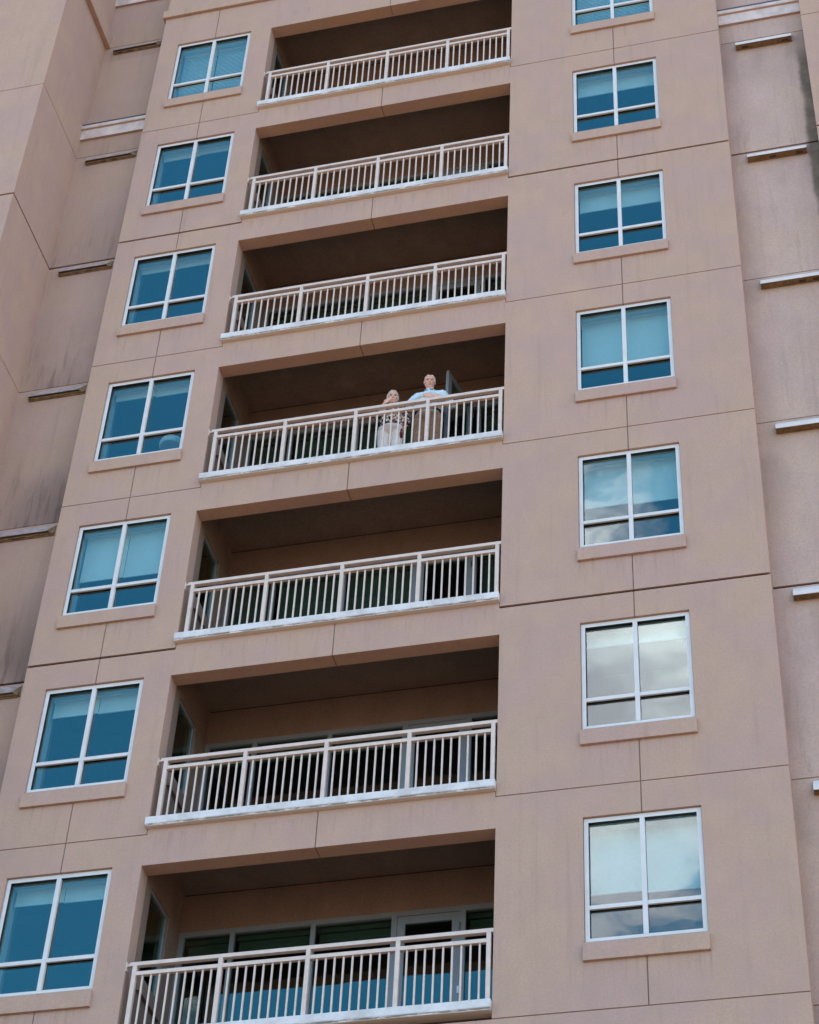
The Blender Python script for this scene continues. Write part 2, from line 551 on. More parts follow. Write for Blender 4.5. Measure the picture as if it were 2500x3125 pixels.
for b_ in seal:
    link('joint_sealant', boxes('joint_sealant', [b_], M_SEAL), BLD)
for b_ in seald:
    link('dark_joint', boxes('dark_joint', [b_], M_SEALD), BLD)

# wall above the top ledge and below the lowest joint
up = []
for (x0, x1, y) in ((eL, eR, 0.0), (-16, TL, TY), (BR, 12, 0.0)):
    link('upper_wall', boxes('upper_wall', [(x0, x1, y, 0.9, Z0 + TOPZ + G, ZTOP)], M_WALL), BLD)
    link('lower_wall', boxes('lower_wall', [(x0, x1, y, 0.9, 0.0, Z0 - gap(0))], M_WALL), BLD)
for x0, x1, mt in ((TL - 0.2, eL + 0.05, M_LEFT), (eR - 0.05, BR + 0.2, M_RIGHT)):
    link('recess_panel', boxes('recess_panel', [(x0, x1, D2 + 0.001, 0.899, Z0 + TOPZ + G, ZTOP - 0.001)], mt), BLD)
    link('recess_panel', boxes('recess_panel', [(x0, x1, D, 0.899, 0.001, Z0 - gap(0))], mt), BLD)
# building core: floors, back and end walls, roof, partitions (all inside)
core = []
for k in range(-1, 9):
    if k < 1:
        continue
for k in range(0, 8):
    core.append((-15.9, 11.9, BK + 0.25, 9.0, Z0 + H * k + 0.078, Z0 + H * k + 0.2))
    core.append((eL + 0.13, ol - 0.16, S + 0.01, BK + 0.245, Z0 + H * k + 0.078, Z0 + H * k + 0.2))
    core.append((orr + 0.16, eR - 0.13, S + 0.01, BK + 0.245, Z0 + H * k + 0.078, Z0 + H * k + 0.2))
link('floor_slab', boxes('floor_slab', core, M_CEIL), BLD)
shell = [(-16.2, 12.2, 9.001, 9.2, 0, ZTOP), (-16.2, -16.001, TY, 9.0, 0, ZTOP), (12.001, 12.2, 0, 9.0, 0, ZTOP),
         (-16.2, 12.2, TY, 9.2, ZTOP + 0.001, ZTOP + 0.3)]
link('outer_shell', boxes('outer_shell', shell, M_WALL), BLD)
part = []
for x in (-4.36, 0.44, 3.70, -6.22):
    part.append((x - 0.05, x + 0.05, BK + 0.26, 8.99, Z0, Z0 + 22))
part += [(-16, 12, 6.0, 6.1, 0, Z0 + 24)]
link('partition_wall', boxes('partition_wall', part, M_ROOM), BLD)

# ledge at the top of the bay and along the wing
lp = 0.055
link('ledge_band', boxes('ledge_band', [(eL - lp, eR + lp, -lp, -0.0005, Z0 + TOPZ - 0.004, Z0 + TOPZ + 0.22),
                                        (eL - lp, eL - 0.0005, -0.0005, D2, Z0 + TOPZ - 0.004, Z0 + TOPZ + 0.22),
                                        (eR + 0.0005, eR + lp, -0.0005, D2, Z0 + TOPZ - 0.004, Z0 + TOPZ + 0.22)], M_WALL), BLD)
link('ledge_band', boxes('ledge_band', [(-16, TL + 0.09, TY - lp, TY - 0.0005, Z0 + TOPZ - 0.004, Z0 + TOPZ + 0.34),
                                        (TL + 0.0005, TL + 0.09, TY - 0.0005, D2 - 0.001, Z0 + TOPZ - 0.004, Z0 + TOPZ + 0.34)], M_WALL), BLD)
link('ledge_band', boxes('ledge_band', [(BR - 0.05, 12, -lp, -0.0005, Z0 + TOPZ - 0.004, Z0 + TOPZ + 0.3),
                                        (BR - 0.05, BR - 0.0005, -0.0005, D2 - 0.001, Z0 + TOPZ - 0.004, Z0 + TOPZ + 0.3)], M_WALL), BLD)


# cornices across the two recesses
def cornice(x0, x1, zb, yb, label, cap=True):
    a = Z0 + zb
    bmc = bmesh.new()
    # profile in y-z, seen from below: soffit, sloping face, fillet, upper ledge
    prof = [(yb, a), (yb - 0.045, a), (yb - 0.05, a + 0.05), (yb - 0.062, a + 0.24), (yb - 0.095, a + 0.25), (yb - 0.105, a + 0.27),
            (yb - 0.105, a + 0.325), (yb, a + 0.325)]
    v0 = [bmc.verts.new((x0, y, z)) for y, z in prof]
    v1 = [bmc.verts.new((x1, y, z)) for y, z in prof]
    n = len(prof)
    for i in range(n):
        j = (i + 1) % n
        f = bmc.faces.new((v0[i], v0[j], v1[j], v1[i]))
        f.material_index = 1 if i in (0, 3) else 0
    bmc.faces.new(v0)
    bmc.faces.new(v1[::-1])
    o = link('cornice', mesh_of('cornice', bmc, M_CORN, M_WALL), BLD)
    o['label'] = label
    if cap:
        link('flashing', boxes('flashing', [(x0, x1, yb - 0.085, yb + 0.02, a + 0.326, a + 0.40)], M_FLASH), o)


cornice(TL + 0.0006, eL - 0.0006, 18.80, D, 'weathered white cornice crossing the left recess')
cornice(eR + 0.0006, BR - 0.0006, 18.80, D, 'white cornice crossing the right recess')
cornice(TL + 0.0006, eL - 0.0006, 23.20, D2, 'upper cornice at the top of the left recess')
link('recess_panel', boxes('recess_panel', [(TL - 0.2, eL + 0.05, D + 0.03, D + 0.2, Z0 + 18.3 + 0.851, Z0 + 18.3 + 1.049)], M_WALL), BLD)
link('recess_panel', boxes('recess_panel', [(eR - 0.05, BR + 0.2, D + 0.03, D + 0.2, Z0 + 18.3 + 0.851, Z0 + 18.3 + 1.049)], M_WALL), BLD)


# ------------------------------------------------------------------ vent hoods
def hood_mesh_right():
    bm = bmesh.new()
    w, d, h = 0.925, 0.125, 0.062
    zb = -0.268
    t = 0.006
    bm_box(bm, 0, w, -d, -d + t, zb, zb + h, 0)                    # front lip
    v = [bm.verts.new(p) for p in ((0, -d, zb + h), (w, -d, zb + h), (w, 0, -0.05), (0, 0, -0.05),
                                   (0, -d, zb + h - t), (w, -d, zb + h - t), (w, 0, -0.056), (0, 0, -0.056))]
    bm.faces.new(v[:4]); bm.faces.new(v[4:][::-1])
    for s in (0, w - t):
        bm_box(bm, s, s + t, -d + t, 0, zb, zb + h - t, 1)
    return mesh_of('hood', bm, M_HOOD, M_GRILLE)


def hood_mesh_left():
    bm = bmesh.new()
    w, d = 0.96, 0.105
    # a tilted metal frame: strip sloping out and down, mitred ends
    b0, b1 = (0, 0, -0.05), (w, 0, -0.05)
    f0, f1 = (0.02, -d + 0.015, -0.225), (w - 0.10, -d + 0.015, -0.225)
    c0, c1 = (0.02, -0.0, -0.28), (w - 0.0, 0.0, -0.27)
    P = [bm.verts.new(p) for p in (b0, b1, f1, f0, c0, c1)]
    bm.faces.new((P[0], P[3], P[2], P[1]))
    f = bm.faces.new((P[1], P[2], P[5])); f.material_index = 1
    f = bm.faces.new((P[0], P[4], P[3])); f.material_index = 1
    # thickness of the sheet
    Q = [bm.verts.new((p.co.x, p.co.y + 0.005, p.co.z - 0.006)) for p in P]
    bm.faces.new((Q[0], Q[1], Q[2], Q[3])); bm.faces.new((P[3], Q[3], Q[2], P[2]))
    return mesh_of('hood', bm, M_HOODL, M_GRILLE)


def grille_mesh(w, left):
    bm = bmesh.new()
    zb = -0.262
    bm_box(bm, 0.01, w - 0.012, -0.045 if left else -0.10, -0.002, zb + 0.012, zb + 0.05, 0)
    bm_box(bm, 0.03, w - 0.03, -0.02, -0.001, zb - 0.006, zb + 0.012, 0)
    return mesh_of('grille', bm, M_GRILLE)


hr, hl = hood_mesh_right(), hood_mesh_left()
gr, gl_ = grille_mesh(0.925, False), grille_mesh(0.96, True)
bmf = bmesh.new()
bm_box(bmf, 0, 0.10, -0.062, -0.028, -0.261, -0.249)
flap = mesh_of('outlet_flap', bmf, plain('dark_outlet', (0.09, 0.065, 0.045), 0.8, var=0.2))
bmf = bmesh.new()
bm_box(bmf, 0, 0.12, -0.066, -0.024, -0.258, -0.250)
bm_box(bmf, 0.012, 0.108, -0.058, -0.032, -0.264, -0.258)
flap2 = mesh_of('outlet_flap', bmf, M_GRILLE)
random.seed(4)
for k in range(1, 8):
    zk = Z0 + zz(k)
    yy = D if k < 7 else D2
    o = link('vent_hood', hl, BLD, (-7.50 - (0.02 if k == 7 else 0), yy, zk))
    o['label'] = 'weathered grey metal vent hood with mitred ends in the left recess'
    link('grille', gl_, o)
    for x in random.sample((0.10, 0.30, 0.50, 0.70), 3):
        link('outlet_flap', flap if random.random() < 0.4 else flap2, o, (x, 0.02, 0))
    if k < 7:
        o = link('vent_hood', hr, BLD, (4.085, yy, zk))
        o['label'] = 'vent hood with a crisp white metal lip in the right recess'
        link('grille', gr, o)
        for x in random.sample((0.10, 0.34, 0.56, 0.76), 3):
            link('outlet_flap', flap if random.random() < 0.5 else flap2, o, (x, 0, 0))

# ------------------------------------------------------------------ windows
FW, FH = 1.404, WT - WB
FY = 0.035
bmw = grid_mesh('window', [0, 0.055, FW - 0.055, FW], [0, 0.06, FH - 0.06, FH],
                lambda x, z: not (0.055 < x < FW - 0.055 and 0.06 < z < FH - 0.06), FY, FY + 0.058, (M_FRAME, M_GASK), 1)
mcx = 0.700
mull = boxes('mullion', [(mcx - 0.029, mcx + 0.029, FY - 0.002, FY + 0.04, 0.0605, FH - 0.0605)], M_FRAME)
gk = boxes('gasket', [(mcx - 0.027, mcx + 0.027, FY + 0.041, FY + 0.057, 0.061, FH - 0.061)], M_GASK)
TZ0, TZ1 = 0.452, 0.504
trl = boxes('transom', [(0.0555, mcx - 0.0295, FY + 0.002, FY + 0.03, TZ0, TZ1)], M_FRAME)
trr = boxes('transom', [(mcx + 0.0295, FW - 0.0555, FY + 0.002, FY + 0.03, TZ0, TZ1)], M_FRAME)
gtl = boxes('gasket', [(0.0555, mcx - 0.028, FY + 0.031, FY + 0.057, TZ0 + 0.002, TZ1 - 0.002)], M_GASK)
gtr = boxes('gasket', [(mcx + 0.028, FW - 0.0555, FY + 0.031, FY + 0.057, TZ0 + 0.002, TZ1 - 0.002)], M_GASK)
GY = FY + 0.045
pane_m = []
for x0, x1 in ((0.056, mcx - 0.0285), (mcx + 0.0285, FW - 0.056)):
    for z0, z1 in ((0.0606, TZ0 + 0.001), (TZ1 - 0.001, FH - 0.0606)):
        pane_m.append(boxes('pane', [(x0, x1, GY, GY + 0.006, z0, z1)], M_GLASS))
RV = FY + 0.0585
bmr = bmesh.new()
rd = 0.29
for (a, b, c_, d_) in (((-0.02, 0), (FW + 0.02, 0), 0, 0),):
    bm_box(bmr, -0.02, FW + 0.02, RV, RV + rd, FH, FH + 0.02)
    bm_box(bmr, -0.02, FW + 0.02, RV, RV + rd, -0.02, 0.0)
    bm_box(bmr, -0.02, 0.0, RV, RV + rd, 0.0005, FH - 0.0005)
    bm_box(bmr, FW, FW + 0.02, RV, RV + rd, 0.0005, FH - 0.0005)
reveal = mesh_of('inner_reveal', bmr, M_WHITE)
sill_m = boxes('window_sill', [(-0.02, FW + 0.02, -0.042, -0.0005, -0.262, -0.045)], M_WALL)
sill_top = boxes('sill_flashing', [(-0.004, FW + 0.004, 0.004, FY + 0.01, -0.0059, -0.0003)], M_GREYF)


def shade_mesh(x0, x1, drop):
    y = RV + 0.19
    top = FH - 0.035
    L = [(x0, x1, y, y + 0.004, top - drop, top)]
    L.append((x0 - 0.003, x1 + 0.003, y - 0.004, y + 0.010, top - drop - 0.022, top - drop))
    L.append((x0 - 0.003, x1 + 0.003, y - 0.03, y + 0.03, top + 0.0005, top + 0.034))
    return boxes('roller_blind', L, M_SHADE)


def slat_mesh(x0, x1):
    bm = bmesh.new()
    y = RV + 0.19
    z = FH - 0.07
    bm_box(bm, x0, x1, y - 0.02, y + 0.02, FH - 0.06, FH - 0.01)
    while z > 0.06:
        v = [bm.verts.new(p) for p in ((x0, y - 0.008, z - 0.026), (x1, y - 0.008, z - 0.026), (x1, y + 0.006, z + 0.024), (x0, y + 0.006, z + 0.024),
                                       (x0, y - 0.006, z - 0.027), (x1, y - 0.006, z - 0.027), (x1, y + 0.008, z + 0.023), (x0, y + 0.008, z + 0.023))]
        bm.faces.new(v[:4]); bm.faces.new(v[4:][::-1]); bm.faces.new((v[0], v[4], v[5], v[1]))
        z -= 0.042
    return mesh_of('slatted_blind', bm, M_SHADE)


drops = {('R', 0): 0.88, ('R', 1): 0.15, ('R', 2): 0.72, ('R', 3): 0.95, ('R', 4): 0.37, ('R', 5): 0.33, ('R', 6): 's',
         ('L', 0): 0.20, ('L', 1): 0.24, ('L', 2): 0.82, ('L', 3): 0.10, ('L', 4): 0.085, ('L', 5): 0.075, ('L', 6): 's'}
slm = slat_mesh(0.05, mcx - 0.01), slat_mesh(mcx + 0.01, FW - 0.05)
for (side, k), dr in drops.items():
    W = WL if side == 'L' else WR
    base = (W[0], 0, Z0 + H * k + WB)
    w = link('window', bmw, BLD, base)
    link('mullion', mull, w); link('transom', trl, w); link('transom', trr, w)
    link('gasket', gk, w); link('gasket', gtl, w); link('gasket', gtr, w)
    for pm in pane_m:
        link('pane', pm, w)
    link('inner_reveal', reveal, w)
    link('window_sill', sill_m, w)
    link('sill_flashing', sill_top, w)
    if dr == 's':
        w['label'] = 'white framed window with closed slatted blinds'
        link('slatted_blind', slm[0], w); link('slatted_blind', slm[1], w)
    else:
        j = random.uniform(-0.018, 0.018)
        link('roller_blind', shade_mesh(0.035, mcx - 0.004, dr + j), w)
        link('roller_blind', shade_mesh(mcx + 0.004, FW - 0.035, dr - j), w)
        w['label'] = 'white framed window, blinds ' + ('drawn down to the transom' if dr > 0.7 else 'partly drawn' if dr > 0.3 else 'rolled up near the top')

# floor lamp behind a lower pane of the left window
t = bpy.data.objects.new('floor_lamp', None)
COL.objects.link(t)
t.location = (-5.05, 0.58, Z0 + 9.15 + 0.2)
tag(t, 'pale round lampshade dimly seen behind the lower right pane of a dark left window', 'lamp')
bm = bmesh.new()
bmesh.ops.create_uvsphere(bm, u_segments=28, v_segments=14, radius=0.19)
for v in bm.verts:
    v.co.z = max(v.co.z, -0.06) * 0.85 + 1.40
link('lamp_shade', mesh_of('lamp_shade', bm, plain('pale_lampshade', (0.80, 0.80, 0.76), 0.8)), t)
link('pole', boxes('pole', [(-0.012, 0.012, -0.012, 0.012, 0.03, 1.34)], M_METAL), t)
bm = bmesh.new()
bmesh.ops.create_cone(bm, cap_ends=True, segments=24, radius1=0.14, radius2=0.12, depth=0.03)
for v in bm.verts:
    v.co.z += 0.015
link('base', mesh_of('base', bm, M_METAL), t)

# ------------------------------------------------------------------ balconies
SWY0, SWY1, SWZ0, SWZ1 = 0.42, 1.12, 1.26, 2.545


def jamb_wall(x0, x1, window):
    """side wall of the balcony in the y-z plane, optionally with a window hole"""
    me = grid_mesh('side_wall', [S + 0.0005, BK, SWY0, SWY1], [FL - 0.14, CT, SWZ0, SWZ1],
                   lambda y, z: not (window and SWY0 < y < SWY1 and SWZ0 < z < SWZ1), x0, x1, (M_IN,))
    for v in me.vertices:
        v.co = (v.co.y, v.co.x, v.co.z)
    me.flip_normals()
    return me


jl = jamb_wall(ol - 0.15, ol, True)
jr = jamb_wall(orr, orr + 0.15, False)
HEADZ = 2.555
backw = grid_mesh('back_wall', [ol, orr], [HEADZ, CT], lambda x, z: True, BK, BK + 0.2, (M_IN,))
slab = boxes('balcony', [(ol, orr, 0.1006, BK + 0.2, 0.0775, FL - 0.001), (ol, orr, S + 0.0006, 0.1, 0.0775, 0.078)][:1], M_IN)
# the slab of balcony k; its underside is the ceiling of the balcony below
drip = boxes('ceiling_joint', [(ol + 0.01, orr - 0.01, BK - 0.006, BK - 0.0005, CT - 0.012, CT - 0.001)], M_SEALD)


def curb_mesh(seed):
    random.seed(seed)
    bm = bmesh.new()
    prof = [(0.10, FL), (-0.066, FL), (-0.078, FL - 0.012), (-0.078, SPT + 0.030), (-0.070, SPT + 0.022), (-0.072, SPT + 0.004), (-0.066, SPT + 0.0005), (0.10, SPT + 0.0005)]
    n = 48
    rows = []
    x0, x1 = ol - 0.012, orr - 0.006
    for i in range(n + 1):
        x = x0 + (x1 - x0) * i / n
        row = []
        for j, (y, z) in enumerate(prof):
            q = mnoise.noise(Vector((x * 3.1 + seed * 7.3, j * 1.7, 0))) * 0.004
            row.append(bm.verts.new((x, y + (q if y < 0 else 0), z + (q * 0.7 if 0 < j < 6 else 0))))
        rows.append(row)
    for i in range(n):
        for j in range(len(prof)):
            jj = (j + 1) % len(prof)
            bm.faces.new((rows[i][j], rows[i][jj], rows[i + 1][jj], rows[i + 1][j]))
    bm.faces.new(rows[0]); bm.faces.new(rows[-1][::-1])
    return mesh_of('curb', bm, M_CURB)


# the part of the curb left of the opening stands clear of the pier: trim y there
RY0, RY1 = 0.004, 0.056
post_x = [-4.098, -3.018, -1.935, -0.845, 0.238]
post = boxes('post', [(-0.026, 0.026, RY0 - 0.003, RY1 + 0.003, FL - 0.0005, 1.1395)], M_RAIL)
bal = boxes('baluster', [(-0.0105, 0.0105, 0.0195, 0.0405, FL - 0.0005, 1.0095)], M_RAIL)
top_rail = boxes('top_rail', [(ol + 0.045, orr - 0.002, RY0 - 0.004, RY1 + 0.004, 1.140, 1.190)], M_RAIL)
brk = boxes('bracket', [(ol + 0.0005, ol + 0.012, 0.0, 0.062, 1.085, 1.205), (ol + 0.012, ol + 0.0448, 0.014, 0.046, 1.145, 1.18)], M_RAIL)
mids = [boxes('mid_rail', [(a + 0.0265, b - 0.0265, RY0, RY1, 1.010, 1.060)], M_RAIL) for a, b in zip(post_x, post_x[1:])]

# window wall at the back of the balcony: x of the vertical members
VM = [(ol + 0.002, ol + 0.075), (-3.515, -3.452), (-2.435, -2.372), (-1.372, -1.300), (-0.480, -0.410), (orr - 0.06, orr - 0.002)]


def bw_solid(x, z):
    if z > HEADZ - 0.075:
        return True
    if z < FL + 0.07 and not (-1.300 < x < -0.480):
        return True
    return any(a < x < b for a, b in VM)


bwf = grid_mesh('window_wall', [v for p in VM for v in p], [FL, FL + 0.07, HEADZ - 0.075, HEADZ - 0.001], bw_solid, BK - 0.012, BK + 0.05, (M_GREYF, M_GREYF), 1)
bw_panes = [boxes('pane', [(a, b, BK + 0.022, BK + 0.028, FL + 0.0705, HEADZ - 0.0755)], M_GLASSB) for a, b in
            ((VM[0][1], VM[1][0]), (VM[1][1], VM[2][0]), (VM[2][1], VM[3][0]), (VM[4][1], VM[5][0]))]
# door leaf, local origin on its hinge edge (x runs left, towards -x)
DW = 0.816
DZ0, DZ1 = FL + 0.012, HEADZ - 0.080
leaf = grid_mesh('balcony_door', [-DW, -DW + 0.105, -0.105, 0], [DZ0, DZ0 + 0.2, DZ1 - 0.11, DZ1],
                 lambda x, z: not (-DW + 0.105 < x < -0.105 and DZ0 + 0.2 < z < DZ1 - 0.11), 0, 0.045, (M_GREYF, M_GREYF), 1)
leaf_p = boxes('pane', [(-DW + 0.1055, -0.1055, 0.018, 0.026, DZ0 + 0.2005, DZ1 - 0.1105)], M_GLASSB)
leaf_h = boxes('door_handle', [(-DW + 0.03, -DW + 0.055, -0.04, -0.001, 1.18, 1.42), (-DW + 0.025, -DW + 0.06, -0.012, -0.0005, 1.10, 1.28)], M_METAL)
hinge = boxes('hinge', [(-0.012, 0.012, -0.012, -0.001, 0, 0.10)], M_METAL)
# side window in the left jamb (y-z plane)
swf = grid_mesh('side_window', [SWY0, SWY0 + 0.05, SWY1 - 0.05, SWY1], [SWZ0, SWZ0 + 0.05, SWZ1 - 0.05, SWZ1],
                lambda y, z: not (SWY0 + 0.05 < y < SWY1 - 0.05 and SWZ0 + 0.05 < z < SWZ1 - 0.05), ol - 0.08, ol - 0.02, (M_GREYF, M_GREYF), 1)
for v in swf.vertices:
    v.co = (v.co.y, v.co.x, v.co.z)
swf.flip_normals()
sw_pane = boxes('pane', [(ol - 0.05, ol - 0.044, SWY0 + 0.0505, SWY1 - 0.0505, SWZ0 + 0.0505, SWZ1 - 0.0505)], M_GLASSB)
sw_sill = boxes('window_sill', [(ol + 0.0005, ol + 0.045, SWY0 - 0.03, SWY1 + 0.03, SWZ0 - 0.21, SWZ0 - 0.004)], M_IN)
bdrop = {0: 0.10, 1: 0.06, 2: 0.62, 3: 0.62, 4: 0.75, 5: 0.9, 6: 0.5}
for k in range(7):
    zk = Z0 + H * k
    bo = link('balcony', slab, BLD, (0, 0, zk))
    bo['label'] = 'recessed balcony floor slab'
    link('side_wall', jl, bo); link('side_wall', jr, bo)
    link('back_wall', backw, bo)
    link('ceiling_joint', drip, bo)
    cu = link('curb', curb_mesh(k + 1), bo)
    cu['label'] = 'white painted concrete curb with dirty lower edge'
    ww = link('window_wall', bwf, BLD, (0, 0, zk))
    for pm in bw_panes:
        link('pane', pm, ww)
    for (a, b) in ((VM[0][1], VM[1][0]), (VM[1][1], VM[2][0]), (VM[2][1], VM[3][0]), (VM[4][1], VM[5][0])):
        link('roller_blind', boxes('roller_blind', [(a + 0.02, b - 0.02, BK + 0.14, BK + 0.144, 2.30 - bdrop[k], 2.42), (a, b, BK + 0.10, BK + 0.18, 2.4205, 2.50)], M_SHADEG), ww)
    sw = link('side_window', swf, BLD, (0, 0, zk))
    link('pane', sw_pane, sw); link('window_sill', sw_sill, sw)
    dr = link('balcony_door', leaf, BLD, (-0.482, BK - 0.005, zk))
    if k == 3:
        dr.rotation_euler = (0, 0, math.radians(76))
        dr['label'] = 'glazed balcony door swung open outwards'
        dr.location = (-0.53, BK - 0.06, zk)
    link('pane', leaf_p, dr); link('door_handle', leaf_h, dr); [link('hinge', hinge, dr, (0, 0, hz)) for hz in (0.45, 1.3, 2.2)]
    rl = bpy.data.objects.new('railing', None)
    COL.objects.link(rl); rl.parent = BLD; rl.location = (0, 0, zk)
    link('top_rail', top_rail, rl); link('bracket', brk, rl)
    for x in post_x:
        link('post', post, rl, (x, 0, 0))
    for a, b in zip(post_x, post_x[1:]):
        for i in range(1, 10):
            link('baluster', bal, rl, (a + (b - a) * i / 10, 0, 0))
    for mm in mids:
        link('mid_rail', mm, rl)
# ceiling of the top balcony
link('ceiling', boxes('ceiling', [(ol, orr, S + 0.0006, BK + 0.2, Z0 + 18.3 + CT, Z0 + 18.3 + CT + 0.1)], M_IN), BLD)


# ------------------------------------------------------------------ people
def frame_for(d):
    d = d.normalized()
    a = Vector((0, 0, 1)) if abs(d.z) < 0.9 else Vector((1, 0, 0))
    x = d.cross(a).normalized()
    return x, d.cross(x).normalized(), d


def capsule(bm, p0, r0, p1, r1, seg=16, flat=1.0, nrm=None):
    p0, p1 = Vector(p0), Vector(p1)
    x, y, d = frame_for(p1 - p0)
    if nrm is not None:
        y = (nrm - d * nrm.dot(d)).normalized()
        x = y.cross(d)
    rings = []
    for a in (-90, -60, -30, 0):
        rings.append((p0 + d * r0 * math.sin(math.radians(a)), r0 * math.cos(math.radians(a))))
    for a in (0, 30, 60, 90):
        rings.append((p1 + d * r1 * math.sin(math.radians(a)), r1 * math.cos(math.radians(a))))
    vr = []
    for c0, r in rings:
        r = max(r, 1e-4)
        vr.append([bm.verts.new(c0 + x * math.cos(2 * math.pi * i / seg) * r + y * math.sin(2 * math.pi * i / seg) * r * flat) for i in range(seg)])
    for a, b in zip(vr, vr[1:]):
        for i in range(seg):
            bm.faces.new((a[i], a[(i + 1) % seg], b[(i + 1) % seg], b[i]))
    bm.faces.new(vr[0][::-1]); bm.faces.new(vr[-1])


def ellip(bm, c0, r, rot=None):
    tmp = bmesh.ops.create_uvsphere(bm, u_segments=24, v_segments=16, radius=1)
    mtx = Matrix.Translation(c0) @ (rot.to_matrix().to_4x4() if rot else Matrix.Identity(4)) @ Matrix.Diagonal((*r, 1))
    bmesh.ops.transform(bm, matrix=mtx, verts=tmp['verts'])


def hand(bm, wrist, d, n, thumb, L=0.185, curl=0.35):
    """palm, four fingers and a thumb; d = hand direction, n = palm normal, thumb = thumb side"""
    wrist = Vector(wrist); d = Vector(d).normalized()
    n = (Vector(n) - d * Vector(n).dot(d)).normalized()
    s = d.cross(n)
    if s.dot(Vector(thumb)) < 0: s = -s
    pl = L * 0.5
    for off_, r in ((-0.028, 0.015), (-0.010, 0.016), (0.010, 0.016), (0.027, 0.016)):
        capsule(bm, wrist + s * off_ * 0.6, 0.020, wrist + d * pl + s * off_, r, 12, 0.8, n)
    for off_, ln, r in ((-0.032, 0.36, 0.0078), (-0.011, 0.44, 0.0085), (0.011, 0.46, 0.009), (0.032, 0.42, 0.0088)):
        a = wrist + d * (pl * 0.95) + s * off_
        d1 = (d + n * curl * 0.5).normalized()
        b_ = a + d1 * L * ln * 0.55
        d2_ = (d + n * curl * 1.5).normalized()
        capsule(bm, a, r * 1.1, b_, r, 10)
        capsule(bm, b_, r, b_ + d2_ * L * ln * 0.5, r * 0.82, 10)
    a = wrist + d * pl * 0.3 + s * 0.028
    b_ = a + (s * 0.7 + d * 0.8 + n * 0.2).normalized() * 0.045
    capsule(bm, a, 0.014, b_, 0.0115, 10)
    capsule(bm, b_, 0.0115, b_ + (d + n * 0.4 + s * 0.1).normalized() * 0.036, 0.009, 10)


def head(bm, c0, tilt=0.0, female=False, yaw=math.radians(16)):
    """cranium, jaw, cheeks, nose, brow, lips and ears round the head centre; faces -y"""
    q = Matrix.Rotation(yaw, 3, 'Z') @ Matrix.Rotation(tilt, 3, 'X')
    def P(x, y, z): return Vector(c0) + q @ Vector((x, y, z))
    w = 0.070 if female else 0.077
    ellip(bm, P(0, 0.012, 0.035), (w, 0.095, 0.085))
    ellip(bm, P(0, -0.030, -0.02), (w * 0.86, 0.062, 0.085))
    ellip(bm, P(0, -0.048, -0.085), (w * 0.52, 0.038, 0.032))
    for s_ in (-1, 1):
        ellip(bm, P(s_ * 0.034, -0.066, -0.022), (0.026, 0.022, 0.024))
        ellip(bm, P(s_ * (w + 0.004), 0.006, -0.004), (0.010, 0.020, 0.033))
        capsule(bm, P(s_ * 0.04, -0.026, -0.058), 0.032, P(s_ * 0.012, -0.052, -0.085), 0.024, 12)
    ellip(bm, P(0, -0.080, 0.026), (0.046, 0.016, 0.011))
    capsule(bm, P(0, -0.086, 0.012), 0.008, P(0, -0.106, -0.026), 0.0125, 12)
    ellip(bm, P(-0.012, -0.093, -0.030), (0.009, 0.010, 0.008)); ellip(bm, P(0.012, -0.093, -0.030), (0.009, 0.010, 0.008))
    ellip(bm, P(0, -0.086, -0.056), (0.024, 0.012, 0.007)); ellip(bm, P(0, -0.084, -0.067), (0.021, 0.012, 0.007))
    return P


def remeshed(name, bm, voxel, smooth, mt, parent, wr=0.0, seed=0.0):
    me = mesh_of(name, bm, mt)
    o = link(name, me, parent)
    md = o.modifiers.new('r', 'REMESH'); md.mode = 'VOXEL'; md.voxel_size = voxel; md.use_smooth_shade = True
    if smooth:
        ms = o.modifiers.new('s', 'SMOOTH'); ms.factor = 0.5; ms.iterations = smooth
    dg = bpy.context.evaluated_depsgraph_get()
    new = bpy.data.meshes.new_from_object(o.evaluated_get(dg))
    o.modifiers.clear()
    o.data = new
    if wr:
        for v, nn in zip(new.vertices, [v.normal.copy() for v in new.vertices]):
            p_ = v.co
            f = mnoise.noise(Vector((p_.x * 9 + seed, p_.y * 9, p_.z * 15))) + 0.6 * mnoise.noise(Vector((p_.x * 20 + seed, p_.y * 20, p_.z * 28)))
            v.co = v.co + nn * f * wr
    for pl in new.polygons:
        pl.use_smooth = True
    if not new.materials: new.materials.append(mt)
    return o


def cloth_mat(name, col, sc=1.0):
    return plain(name, col, 0.9, var=0.10, scale=6 * sc, bump=0.6)


M_SKIN, st_, sp_ = mat('skin')
g_ = N(st_, 'ShaderNodeNewGeometry')
st_.links.new(mix_n(st_, noise(st_, g_.outputs['Position'], 26, 4, 0.6), (0.74, 0.47, 0.37), (0.60, 0.31, 0.24)), sp_.inputs['Base Color'])
sp_.inputs['Roughness'].default_value = 0.55
M_EYE = plain('dark_eye', (0.05, 0.03, 0.025), 0.4)
M_LIP = plain('lip', (0.36, 0.13, 0.11), 0.5)
M_GREYHAIR = plain('grey_hair', (0.62, 0.58, 0.53), 0.8, var=0.16, scale=60, bump=1.0)
M_WHITEHAIR = plain('silver_hair', (0.75, 0.72, 0.69), 0.8, var=0.10, scale=60, bump=1.0)


